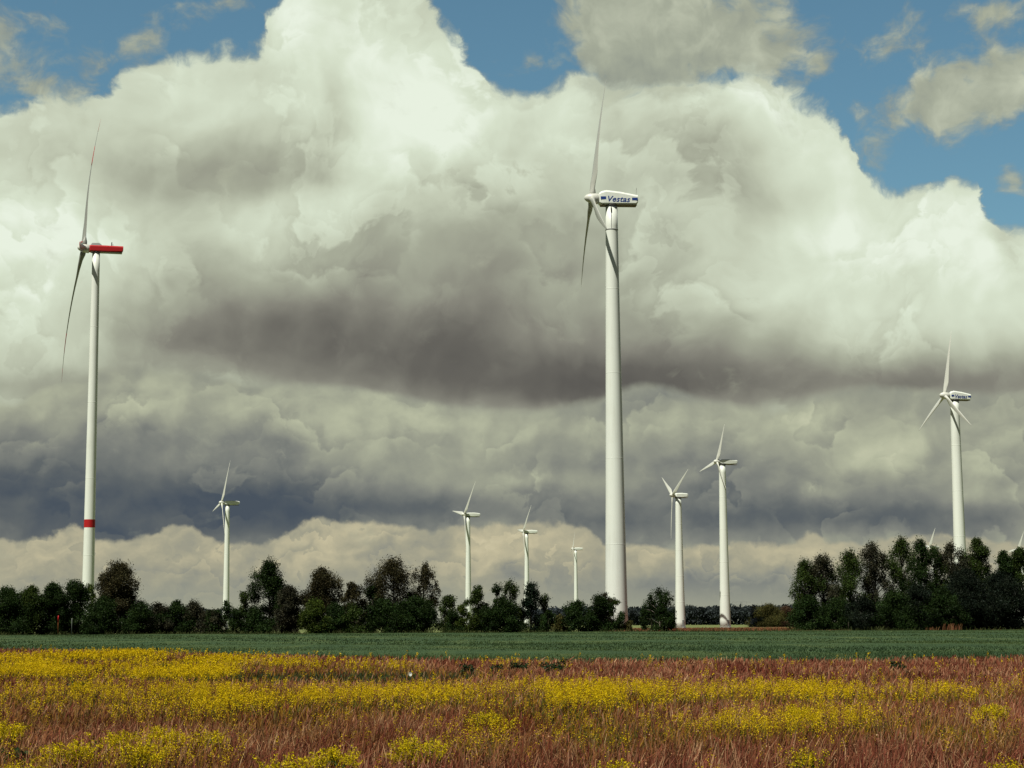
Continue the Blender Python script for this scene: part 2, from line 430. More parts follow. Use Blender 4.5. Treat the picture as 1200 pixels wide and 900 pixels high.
# crop sheet: follows the wavy edge, gently uneven top
def crop_sheet():
    us = np.linspace(-0.62, 0.62, 180); rows = []
    ts = np.linspace(0, 1, 40) ** 1.6
    V = []
    for j, t in enumerate(ts):
        for u in us:
            d0 = float(D_edge(np.clip(u, -.33, .33))) + 1.0; d = d0 + (486 - d0) * t
            x = u * d
            z = 0.26 + 0.05 * math.sin(x * 0.11 + d * 0.05) + 0.04 * math.sin(d * 0.13 + 1.3 * math.sin(x * 0.03))
            V.append((x, d, z))
    n = len(us); Fq = [(j * n + i, j * n + i + 1, (j + 1) * n + i + 1, (j + 1) * n + i) for j in range(len(ts) - 1) for i in range(n - 1)]
    o = link('crop_field', np_mesh('crop_field', V, Fq), M_crop, smooth=True); tag(o, kind='structure')
crop_sheet()
plane('verge', [(gx(728, 486), 486), (gx(940, 486), 486), (gx(960, 700), 790), (gx(800, 700), 790), (gx(728, 600), 640)], 0.12, M_verge)

# ------------------------------------------------------------------ ribbons (grass, stems)
def ribbons(base, h, lean, width, cols_b, cols_t, seg=3, topw=None, phi=None):
    """vertical tapering ribbons; base (n,3), h (n), lean (n,2), width (n)"""
    n = len(h)
    if phi is None: phi = RNG.uniform(0, math.pi, n)
    dx, dy = np.cos(phi), np.sin(phi)
    V = np.zeros((n, (seg + 1) * 2, 3), np.float32); C = np.zeros_like(V)
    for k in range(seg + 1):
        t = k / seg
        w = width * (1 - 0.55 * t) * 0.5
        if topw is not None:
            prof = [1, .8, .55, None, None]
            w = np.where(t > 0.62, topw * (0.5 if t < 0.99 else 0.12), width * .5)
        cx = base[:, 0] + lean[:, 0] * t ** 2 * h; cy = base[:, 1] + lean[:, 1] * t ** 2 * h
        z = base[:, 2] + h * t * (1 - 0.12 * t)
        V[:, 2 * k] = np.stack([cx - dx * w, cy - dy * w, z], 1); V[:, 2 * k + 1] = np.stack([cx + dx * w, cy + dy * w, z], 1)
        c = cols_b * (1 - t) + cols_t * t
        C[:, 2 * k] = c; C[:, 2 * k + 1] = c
    i0 = (np.arange(n) * (seg + 1) * 2)[:, None]
    Fs = [np.stack([i0[:, 0] + 2 * k, i0[:, 0] + 2 * k + 1, i0[:, 0] + 2 * k + 3, i0[:, 0] + 2 * k + 2], 1) for k in range(seg)]
    return V.reshape(-1, 3), np.concatenate(Fs), C.reshape(-1, 3)
def flecks(cen, size, col, flat=0.0):
    """small randomly turned quads"""
    n = len(cen)
    a = RNG.normal(size=(n, 3)); a /= np.linalg.norm(a, axis=1)[:, None]
    b = RNG.normal(size=(n, 3)); b -= a * (a * b).sum(1)[:, None]; b /= np.linalg.norm(b, axis=1)[:, None]
    s = size[:, None]
    asp = RNG.uniform(0.55, 1.0, n)[:, None]
    V = np.stack([cen - a * s - b * s * asp * .4, cen + a * s * .2 - b * s * asp, cen + a * s + b * s * asp * .3, cen - a * s * .1 + b * s * asp], 1).astype(np.float32)
    Fq = np.arange(n * 4).reshape(n, 4)
    return V.reshape(-1, 3), Fq, np.repeat(col, 4, axis=0)
def merge(parts):
    V, Fq, C, b = [], [], [], 0
    for v, f, c in parts:
        V.append(v); Fq.append(f + b); C.append(c); b += len(v)
    return np.concatenate(V), np.concatenate(Fq), np.concatenate(C)

# value noise for density maps
_g = RNG.uniform(0, 1, (64, 64))
def vn(x, y):
    xi = np.floor(x).astype(int); yi = np.floor(y).astype(int); fx = x - xi; fy = y - yi
    fx = fx * fx * (3 - 2 * fx); fy = fy * fy * (3 - 2 * fy)
    g = lambda a, b: _g[a % 64, b % 64]
    return (g(xi, yi) * (1 - fx) + g(xi + 1, yi) * fx) * (1 - fy) + (g(xi, yi + 1) * (1 - fx) + g(xi + 1, yi + 1) * fx) * fy
def fbm(x, y, o=4):
    s = 0; a = 0.5
    for k in range(o): s = s + a * vn(x * 2 ** k + 17.3 * k, y * 2 ** k + 5.1 * k); a *= 0.5
    return s / (1 - 0.5 ** o)

CAN = 1.75      # eye height above the seed heads: turns a photo row into the distance of the canopy seen there
def row(py, px=600, dz=None):
    d = ray(px, py); return (dz or CAN) / -d.z * d.y
# yellow flower patches: photo ellipse -> ground ellipse in (X/Y, log Y)
YP = [  # px, py, sx, sy, amp
    (70, 775, 130, 3.6, 1.6), (190, 778, 60, 2.5, 1.0), (5, 766, 40, 2.5, .9), (110, 761, 60, 1.6, .9), (200, 765, 50, 1.8, .8), (255, 763, 40, 1.4, .8), (160, 758, 40, 1.2, .6),
    (50, 797, 70, 4, 1.1), (150, 797, 60, 4, 1.0), (240, 798, 50, 6, .85), (330, 800, 60, 7, .75), (430, 801, 60, 7, .85), (500, 797, 40, 4, .8), (150, 812, 120, 5, .55), (300, 822, 60, 8, .4), (30, 822, 50, 6, .4), (560, 792, 40, 3, .7),
    (600, 800, 30, 6, .8), (640, 798, 30, 7, 1.1), (700, 796, 45, 6, 1.3), (680, 815, 34, 7, 1.1), (780, 796, 80, 3.5, 1.3), (880, 794, 90, 3.5, 1.3), (1000, 795, 70, 3.5, 1.0), (1120, 794, 60, 4, .7), (1190, 790, 40, 4, .5),
    (840, 826, 36, 5, 1.1), (920, 824, 56, 5, 1.3), (770, 824, 50, 7, .9), (1040, 822, 60, 5, .9), (1140, 829, 34, 6, 1.2), (1010, 812, 70, 4, .5), (700, 835, 40, 8, .8), (940, 850, 30, 8, .35),
    (430, 770, 50, 1.4, .8), (330, 767, 50, 1.4, .7), (610, 768, 30, 1.2, .3), (1000, 785, 60, 3, .2), (10, 850, 30, 10, .6), (230, 855, 40, 10, .5), (120, 862, 60, 10, .45), (945, 880, 30, 12, .5), (1180, 885, 30, 14, .4), (720, 885, 60, 12, .45), (565, 838, 30, 8, .8), (600, 885, 30, 8, .2), (420, 832, 60, 7, .3)]
def yellow_map(X, Y):
    u = X / Y; s = np.zeros_like(X)
    for px, py, sx, sy, a in YP:
        u0 = ray(px, py).x / ray(px, py).y; d0 = row(py, px, 1.72)
        su = sx / F; sl = sy / F * d0 / 1.72
        s = s + a * np.exp(-0.5 * (((u - u0) / su) ** 2 + ((np.log(Y / d0)) / max(sl, .012)) ** 2))
    return s
GP = [(400, 778, 130, 3, 1.0), (470, 777, 60, 3, .8), (250, 777, 60, 3, .5), (1050, 778, 20, 4, .3)]
def green_map(X, Y):
    u = X / Y; s = np.zeros_like(X)
    for px, py, sx, sy, a in GP:
        u0 = ray(px, py).x / ray(px, py).y; d0 = row(py, px)
        su = sx / F; sl = sy / F * d0 / CAN
        s = s + a * np.exp(-0.5 * (((u - u0) / su) ** 2 + ((np.log(Y / d0)) / sl) ** 2))
    return s

def scatter(y0, y1, dens, um=0.33):
    """uniform ground points in the wedge in front of the camera"""
    area = um * (y1 * y1 - y0 * y0); n = int(area * dens)
    Y = np.sqrt(RNG.uniform(y0 * y0, y1 * y1, n)); X = RNG.uniform(-um, um, n) * Y
    return X, Y

def meadow():
    GR, FL, ST = [], [], []
    bands = [(17, 30, 170, .0045), (30, 45, 130, .006), (45, 70, 75, .009), (70, 105, 38, .014), (105, 180, 18, .024)]
    for y0, y1, dens, wd in bands:
        X, Y = scatter(y0, y1, dens)
        # clumping
        k = RNG.uniform(0, 1, len(X)) < 0.35 + 1.1 * fbm(X * 0.9, Y * 0.5)
        X, Y = X[k], Y[k]
        k = Y < D_edge(X / Y) + RNG.normal(size=len(X)) * 1.5; X, Y = X[k], Y[k]
        n = len(X)
        ym = yellow_map(X, Y); gm = green_map(X, Y)
        tone = fbm(X * 0.35 + 50, Y * 0.13 + 9); fine = RNG.uniform(0, 1, n)
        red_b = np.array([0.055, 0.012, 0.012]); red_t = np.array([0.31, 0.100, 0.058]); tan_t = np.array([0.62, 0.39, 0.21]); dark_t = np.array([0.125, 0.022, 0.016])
        mixt = np.clip((fine - 0.50) * 2.3, 0, 1)[:, None] * np.clip(0.4 + 1.2 * fbm(X * .2 + 7, Y * .12 + 70), 0, 1)[:, None]
        ct = red_t * (1 - mixt) + tan_t * mixt
        dk = np.clip(2.8 * (0.55 - tone) + (RNG.uniform(0, 1, n) - .5) * 1.1, 0, 1)[:, None]
        ct = ct * (1 - dk) + dark_t * dk
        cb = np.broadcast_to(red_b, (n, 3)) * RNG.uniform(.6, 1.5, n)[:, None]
        olive = np.clip(ym * 1.1 + gm + .05, 0, 1)[:, None] * (RNG.uniform(0, 1, n) < 0.6)[:, None]
        ct = ct * (1 - olive) + np.where(RNG.uniform(0, 1, n)[:, None] < .6, np.array([0.36, 0.19, 0.02]), np.array([0.10, 0.11, 0.02])) * olive; cb = cb * (1 - olive) + np.array([0.03, 0.04, 0.012]) * olive
        gg = (RNG.uniform(0, 1, n) < np.clip(gm, 0, .85))[:, None]
        ct = np.where(gg, np.array([0.045, 0.075, 0.03]), ct)
        h = RNG.uniform(0.42, 0.86, n) * (0.8 + 0.4 * fbm(X * .15, Y * .15 + 33)) * (1 - .15 * np.clip(ym, 0, 1)); h = np.where(gg[:, 0], h * .75, h)
        lean = np.stack([RNG.normal(0.06, 0.15, n) + (RNG.uniform(0, 1, n) < .12) * RNG.normal(0, .5, n), RNG.normal(0, 0.16, n)], 1)
        # wide head near the tip
        topw = wd * RNG.uniform(1.4, 3.6, n)
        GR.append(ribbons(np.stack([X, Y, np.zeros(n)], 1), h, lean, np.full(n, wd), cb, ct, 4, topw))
        if y1 <= 45:      # bent leaves and seeds in the nearest part
            m = n // 2; id_ = RNG.integers(0, n, m)
            t = RNG.uniform(.55, 1.0, m)
            c = np.stack([X[id_] + lean[id_, 0] * t ** 2 * h[id_] + RNG.normal(0, .02, m), Y[id_] + lean[id_, 1] * t ** 2 * h[id_], h[id_] * t * (1 - .12 * t)], 1)
            GR.append(flecks(c, RNG.uniform(.006, .022, m), ct[id_] * RNG.uniform(.7, 1.4, m)[:, None]))
        # flowers
        p = ym
        X, Y = scatter(y0, y1, {17: 17, 30: 16, 45: 15, 70: 14, 105: 11}[y0])
        k = Y < D_edge(X / Y) + RNG.normal(size=len(X)) * 1.2; X, Y = X[k], Y[k]
        pr = np.clip(yellow_map(X, Y), 0, 1.6) ** 1.7 * np.clip(4.2 * fbm(X * 0.55 + 3, Y * 0.16 + 40) - 1.5, .04, 1.7) + 0.010
        k = RNG.uniform(0, 1, len(X)) < pr * 0.85; X, Y = X[k], Y[k]; n = len(X)
        if n == 0: continue
        h = RNG.uniform(0.75, 1.08, n); lean = np.stack([RNG.normal(0.05, .1, n), RNG.normal(0, .1, n)], 1)
        cg = np.array([0.06, 0.085, 0.02]) * RNG.uniform(.6, 1.3, n)[:, None]
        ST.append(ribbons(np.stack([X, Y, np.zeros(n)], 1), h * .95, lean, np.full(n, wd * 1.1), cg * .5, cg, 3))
        q = {17: 50, 30: 46, 45: 34, 70: 23, 105: 15}[y0]; sz = {17: .009, 30: .011, 45: .015, 70: .022, 105: .036}[y0]
        idx = np.repeat(np.arange(n), q); m = len(idx)
        br = RNG.normal(size=(m, 2)) * 0.035
        t = 1.08 - np.abs(RNG.normal(0, .22, m))
        c = np.stack([X[idx] + lean[idx, 0] * h[idx] * t + br[:, 0], Y[idx] + lean[idx, 1] * h[idx] * t + br[:, 1], h[idx] * t * (1 - .1 * t) + RNG.normal(0, .03, m)], 1)
        yb = np.array([0.92, 0.69, 0.010]); yo = np.array([0.56, 0.34, 0.008]); f = RNG.uniform(0, 1, m)[:, None] ** 1.5
        col = yb * (1 - f) + yo * f
        FL.append(flecks(c, RNG.uniform(.6, 1.3, m) * sz, col * RNG.uniform(.6, 1.15, m)[:, None]))
    o = link('dry_grass', np_mesh('dry_grass', *merge(GR)), M_grass); tag(o, 'tall reddish brown dry grass covering the near meadow', 'grass', kind='stuff')
    o = link('rapeseed_stems', np_mesh('rapeseed_stems', *merge(ST)), M_grass)
    o2 = link('rapeseed_flowers', np_mesh('rapeseed_flowers', *merge(FL)), M_petal)
    tag(o, 'thin green stems under the yellow blossom in the dry grass', 'flower stems', kind='stuff')
    tag(o2, 'drifts of small yellow blossom spread over the dry meadow', 'flowers', kind='stuff')
meadow()

def crop_blades():
    parts = []
    for y0, y1, dens, w, hh in [(104, 150, 9, .045, .22), (150, 230, 3.0, .08, .2), (230, 484, 0.7, .16, .2)]:
        X, Y = scatter(y0, y1, dens, 0.33)
        k = Y > D_edge(X / Y) - 1.0 + RNG.normal(size=len(X)) * 1.0; X, Y = X[k], Y[k]; n = len(X)
        tone = np.clip((fbm(X * .035, Y * .03 + 4) - .5) * 2.6 + .5, 0, 1)[:, None]; v = RNG.uniform(.65, 1.3, n)[:, None]
        ct = (np.array([0.040, 0.073, 0.030]) * (1 - tone) + np.array([0.072, 0.108, 0.036]) * tone) * v
        parts.append(ribbons(np.stack([X, Y, np.full(n, .22)], 1), RNG.uniform(.5, 1, n) * hh, np.stack([RNG.normal(.1, .2, n), RNG.normal(0, .2, n)], 1), np.full(n, w), ct * .6, ct, 2))
    o = link('green_crop', np_mesh('green_crop', *merge(parts)), M_leaf); tag(o, 'short blue green crop filling the field before the trees', 'crop', kind='stuff')
    # uneven grass margin where the crop meets the hedge
    parts = []
    X = RNG.uniform(-175, 175, 9000); k = fbm(X * .12, X * 0 + 3) + RNG.uniform(-.15, .15, len(X)) > .42; X = X[k]; n = len(X)
    Y = RNG.uniform(479, 486.5, n); ct = np.array([0.085, 0.10, 0.035]) * RNG.uniform(.5, 1.3, n)[:, None] * (0.6 + .8 * fbm(X * .05, X * 0 + 8))[:, None]
    parts.append(ribbons(np.stack([X, Y, np.full(n, .15)], 1), RNG.uniform(.3, 1, n) ** 2 * (0.5 + 1.3 * fbm(X * .2, X * 0 + 31)), np.stack([RNG.normal(.1, .3, n), RNG.normal(0, .2, n)], 1), np.full(n, .14), ct * .5, ct, 2))
    o = link('margin_grass', np_mesh('margin_grass', *merge(parts)), M_leaf); tag(o, 'uneven pale green grass along the foot of the hedge line', 'grass', kind='stuff')
    # reddish dry grass beyond the crop
    parts = []
    for px0, px1, Y0, Y1, n, hh in [(735, 938, 487, 700, 6500, .9), (1104, 1128, 478, 487, 90, 2.4), (1085, 1105, 478, 486, 40, 1.4), (930, 1000, 482, 487, 160, .7), (712, 745, 484, 492, 260, .9), (1126, 1200, 482, 486, 60, .6)]:
        Y = RNG.uniform(Y0, Y1, n); X = np.array([gx(p, y) for p, y in zip(RNG.uniform(px0, px1, n), Y)])
        f = RNG.uniform(0, 1, n)[:, None]
        ct = np.array([0.20, 0.06, 0.035]) * (1 - f) + np.array([0.26, 0.15, 0.07]) * f
        parts.append(ribbons(np.stack([X, Y, np.zeros(n)], 1), RNG.uniform(.5, 1, n) * hh, np.stack([RNG.normal(.1, .2, n), RNG.normal(0, .2, n)], 1), np.full(n, .16), ct * .6, ct, 2))
    o = link('verge_grass', np_mesh('verge_grass', *merge(parts)), M_grass); tag(o, 'rust red dry grass on the strip beyond the green crop', 'grass', kind='stuff')
crop_blades()

# ------------------------------------------------------------------ flowering clumps and weeds near the camera
def clump(px, ptop, wpx, label, hh=1.02, yel=1.0, ratio=1.0):
    D = (CH - hh) / -ray(px, ptop).z * ray(px, ptop).y
    w = wpx / F * D; X = gx(px, D, ptop)
    root = empty('rapeseed_clump', (X, D, 0), 0, label, 'flowering plant', 'yellow flowering clumps at the front of the meadow')
    ns = int(95 * w + 25)
    a = RNG.uniform(0, 2 * math.pi, ns); r = np.sqrt(RNG.uniform(0, 1, ns)) * w * .5 * (1 + .35 * np.sin(a * 3 + random.uniform(0, 6)) * random.random())
    bx = r * np.cos(a) * .62; by = r * np.sin(a) * .5
    h = hh * RNG.uniform(.50, 1.0, ns) ** .8 * (1 - .12 * (r / (w * .5)) ** 2)
    lean = np.stack([bx * .75 / h, by * .6 / h], 1) + RNG.normal(0, .13, (ns, 2))
    cg = np.array([0.05, 0.075, 0.018]) * RNG.uniform(.6, 1.4, ns)[:, None]
    parts = [ribbons(np.stack([bx, by, np.zeros(ns)], 1), h, lean, np.full(ns, .012), cg * .4, cg, 4)]
    # leaves on the lower stems
    m = ns * 7; id_ = RNG.integers(0, ns, m); t = RNG.uniform(.2, .8, m)
    c = np.stack([bx[id_] + lean[id_, 0] * t ** 2 * h[id_] + RNG.normal(0, .04, m), by[id_] + lean[id_, 1] * t ** 2 * h[id_] + RNG.normal(0, .04, m), h[id_] * t * .95], 1)
    link('stems', np_mesh('stems', *parts[0]), M_grass, root)
    link('leaves', np_mesh('leaves', *flecks(c, RNG.uniform(.012, .035, m), np.array([0.04, 0.062, 0.014]) * RNG.uniform(.5, 1.5, m)[:, None])), M_leaf, root)
    m = int(ns * 38 * yel); id_ = RNG.integers(0, ns, m); t = 1.03 - np.abs(RNG.normal(0, .17, m))
    # every stem splits in a few side heads
    side = RNG.normal(0, .045, (ns, 4, 2)); si = RNG.integers(0, 4, m)
    off = side[id_, si] + RNG.normal(0, .013, (m, 2))
    c = np.stack([bx[id_] + lean[id_, 0] * t ** 2 * h[id_] + off[:, 0], by[id_] + lean[id_, 1] * t ** 2 * h[id_] + off[:, 1], h[id_] * t * (1 - .12 * t) + RNG.normal(0, .012, m)], 1)
    f = RNG.uniform(0, 1, m)[:, None]
    col = (np.array([0.92, 0.70, 0.010]) * (1 - f) + np.array([0.46, 0.38, 0.012]) * f) * RNG.uniform(.6, 1.1, m)[:, None]
    link('blossoms', np_mesh('blossoms', *flecks(c, RNG.uniform(.009, .017, m), col)), M_petal, root)
for a in [
    (490, 853, 66, 'broad dense yellow flowering clump standing alone near the middle of the front edge'),
    (391, 864, 48, 'rounded yellow clump just left of the broad dense one'),
    (336, 872, 58, 'wide low yellow clump cut by the bottom edge, between two others'),
    (165, 858, 44, 'tall yellow green clump at the lower left with upright spikes'),
    (84, 856, 60, 'loose yellow clump beside a dark gap in the lower left corner'),
    (28, 880, 40, 'low yellow clump nearest the lower left corner of the meadow'),
    (571, 826, 50, 'paler olive yellow clump behind and right of the broad dense one', .95, .6),
    (246, 846, 34, 'small yellow spikes between the upright clump and bare grass', .95, .7),
    (190, 842, 46, 'dense yellow clump behind the tall upright one at left'),
    (140, 846, 36, 'yellow clump behind the loose one in the lower left'),
    (10, 836, 40, 'tall yellow clump cut off by the left edge of the photo'),
    (722, 880, 46, 'sparse yellow clump at the bottom edge right of centre', .95, .7),
    (476, 893, 22, 'tiny yellow sprig at the bottom edge under the broad clump', .95, .6),
    (1182, 876, 34, 'upright yellow sprigs in the lower right corner', 1.0, .6),
    (943, 866, 36, 'thin yellow sprigs in bare pinkish grass right of centre', .95, .5),
    (935, 818, 34, 'bright green tinged yellow clump inside the right hand flower band', 1.0, 1.0),
    (1160, 818, 40, 'bright yellow clump at the right end of the second flower band', 1.0, 1.0),
]: clump(*a)

def weed(px, ptop, wpx, label, hh=0.9):
    D = (CH - hh) / -ray(px, ptop).z * ray(px, ptop).y; w = wpx / F * D
    root = empty('green_weed', (gx(px, D, ptop), D, 0), 0, label, 'weed', 'dark green weeds in the meadow')
    n = 34; a = RNG.uniform(0, 6.28, n); r = np.sqrt(RNG.uniform(0, 1, n)) * w * .3; bx, by = r * np.cos(a), r * np.sin(a)
    h = hh * RNG.uniform(.6, 1, n); lean = np.stack([bx, by], 1) * 1.0 / h[:, None] * .8
    cg = np.array([0.02, 0.032, 0.012]) * np.ones((n, 1))
    link('stems', np_mesh('stems', *ribbons(np.stack([bx, by, np.zeros(n)], 1), h, lean, np.full(n, .02), cg, cg, 3)), M_leaf, root)
    m = 700; id_ = RNG.integers(0, n, m); t = RNG.uniform(.3, 1.02, m)
    c = np.stack([bx[id_] + lean[id_, 0] * t ** 2 * h[id_] + RNG.normal(0, .07, m), by[id_] + lean[id_, 1] * t ** 2 * h[id_] + RNG.normal(0, .07, m), h[id_] * t * .92], 1)
    link('leaves', np_mesh('leaves', *flecks(c, RNG.uniform(.03, .07, m), np.array([0.022, 0.042, 0.016]) * RNG.uniform(.5, 1.6, m)[:, None])), M_leaf, root)
for a in [(649, 770, 30, 'largest dark green weed at the far edge of the flowers', 1.15), (608, 772, 20, 'dark green weed left of the largest one', 1.05), (547, 776, 14, 'small dark green weed far left of the pair', .95),
          (582, 776, 12, 'smallest dark green weed between two others', .9), (193, 776, 22, 'dark green weed below the bright yellow band at left', .9), (94, 795, 20, 'dark weed in the yellow band at far left', .9), (18, 872, 18, 'dark green weed in the lower left corner', .7), (1052, 772, 20, 'green weed in the red grass at right', 1.0)]:
    weed(*a)
# the single white blossom
wf = empty('white_flower', (gx(480, 100, 785), row(785, 480, 1.75), 0), 0, 'single white blossom among the yellow flowers left of centre', 'flower')
wf.location.x = gx(480, wf.location.y, 785)
mb = MB(); mb.tube([(0, 0, 0), (.02, 0, .6), (.04, 0, 1.02)], .008, 5); mb.build('stem', M_bark, wf)
mb = MB()
for k in range(8):
    a = k * math.pi / 4; c, s_ = math.cos(a), math.sin(a)
    mb.add([(.04, 0, 1.05), (.04 + .06 * c - .03 * s_, -.02 - .02 * s_, 1.05 + .07 * s_ + .03 * c), (.04 + .11 * c, -.03, 1.05 + .11 * s_), (.04 + .06 * c + .03 * s_, -.02, 1.05 + .07 * s_ - .03 * c)], [(0, 1, 2, 3)])
mb.build('petals', M_white, wf); wf.scale = (.7, .7, .85)

# ------------------------------------------------------------------ trees
TREE_D = 492.0
def tree(name, px, ptop, wpx, style, tone, label, group, D=None, zb=0.0, cat='tree', dens=1.0):
    D = (D or TREE_D)
    X = gx(px, D); H = hz(ptop, px, D); W = wpx / F * D * {'bush': 1.3, 'round': 1.12, 'birch': 1.62, 'cone': 1.15, 'column': 1.15}[style]
    root = empty(name, (X, D, zb), 0, label, cat, group)
    H -= zb
    # profile of crown radius with height for each growth form
    if style == 'bush':  z0, prof = 0.0, [(0, .8), (.25, 1), (.6, .9), (.85, .55), (1, .12)]
    elif style == 'round': z0, prof = 0.08, [(0, .75), (.3, 1), (.6, .88), (.85, .55), (1, .2)]
    elif style == 'birch': z0, prof = 0.10, [(0, .7), (.25, .9), (.5, 1), (.75, .88), (.92, .6), (1, .3)]
    elif style == 'cone': z0, prof = 0.0, [(0, .9), (.3, 1), (.6, .7), (.85, .35), (1, .05)]
    else: z0, prof = 0.03, [(0, .6), (.3, 1), (.65, .95), (.85, .7), (1, .25)]      # column
    px_, py_ = zip(*prof)
    # limbs
    trunk = MB(); tr = 0.012 * H + .05
    bend = random.uniform(-.05, .05) * H
    tp = [(0, 0, 0), (bend * .3, 0, H * .25), (bend * .6, .1, H * .55), (bend, 0, H * .88)]
    trunk.tube(tp, [tr * 1.3, tr, tr * .6, tr * .15], 7)
    clumps = []
    nl = max(7, int(W * H * (0.17 if style != 'bush' else .22)))
    nl = min(int(nl * 1.25), 52)
    for k in range(nl):
        t = (k + random.random()) / nl; t = t ** 0.9
        zz = z0 + (1 - z0) * t
        rr = np.interp(t, px_, py_) * W * .5
        a = random.uniform(0, 2 * math.pi); q = random.uniform(.2, 1.0) if t < .92 else random.uniform(0, .3)
        rc = random.uniform(.40, 1.05) * (0.15 * W + .45) * (1 if style != 'birch' else .85)
        c = Vector((bend * zz + rr * q * math.cos(a), rr * q * math.sin(a), max(rc * .55, zz * H - rc * .55)))
        clumps.append((c, rc))
        zs = max(.05, zz - random.uniform(.1, .25)) * H
        s0 = Vector((bend * zs / H * .9, 0, min(zs, H * .8)))
        mid = (s0 + c) / 2 + Vector((0, 0, .15 * (c - s0).length))
        trunk.tube([s0, mid, c + Vector((0, 0, rc * .3))], [tr * .45, tr * .28, tr * .08], 5)
    trunk.build('trunk', M_birch if style == 'birch' else M_bark, root)
    tone = np.array(tone)
    # leaf tufts: each clump is made of twigs, each twig carries leaves
    C, SZ, CO = [], [], []
    for c, rc in clumps:
        nt = int((33 if style != 'birch' else 25) * dens * (rc / 1.2) ** 1.3) + 8
        d = RNG.normal(size=(nt, 3)); d /= np.linalg.norm(d, axis=1)[:, None]
        rad = RNG.uniform(.2, 1.05, nt) ** .6 * np.where(RNG.uniform(0, 1, nt) < .15, RNG.uniform(1.05, 1.42, nt), 1)
        tw = np.array(c) + d * rad[:, None] * rc * np.array([1.05, 1.05, .85])
        per = 13 if style != 'birch' else 11
        idx = np.repeat(np.arange(nt), per); m = len(idx)
        sp = .36 * (.5 + rc * .35)
        off = RNG.normal(size=(m, 3)) * sp
        if style == 'birch': off[:, 2] *= 1.9; off[:, 2] -= .35; off[:, :2] *= .75
        P = tw[idx] + off
        P[:, 2] = np.maximum(P[:, 2], .1)
        C.append(P); SZ.append(RNG.uniform(.09, .22, m))
        v = random.uniform(.65, 1.35) * RNG.uniform(.55, 1.5, nt)[idx] * RNG.uniform(.75, 1.25, m)
        hue = RNG.uniform(-.12, .12, nt)[idx]
        CO.append(tone[None, :] * v[:, None] * np.stack([1 + hue, np.ones(m), 1 - hue], 1))
    C, SZ, CO = np.concatenate(C), np.concatenate(SZ), np.concatenate(CO)
    link('crown', np_mesh('crown', *flecks(C, SZ, CO)), M_leaf, root)
    return root
DG = (.017, .032, .008); MG = (.032, .051, .011); LG = (.044, .064, .011); BR = (.038, .034, .015); GB = (.036, .036, .021); OL = (.070, .066, .020); BD = (.012, .018, .011)
gl, gm_, gr_, = 'trees at the left end of the hedge line', 'trees and shrubs in the hedge line across the field', 'tall trees in the grove at the right'
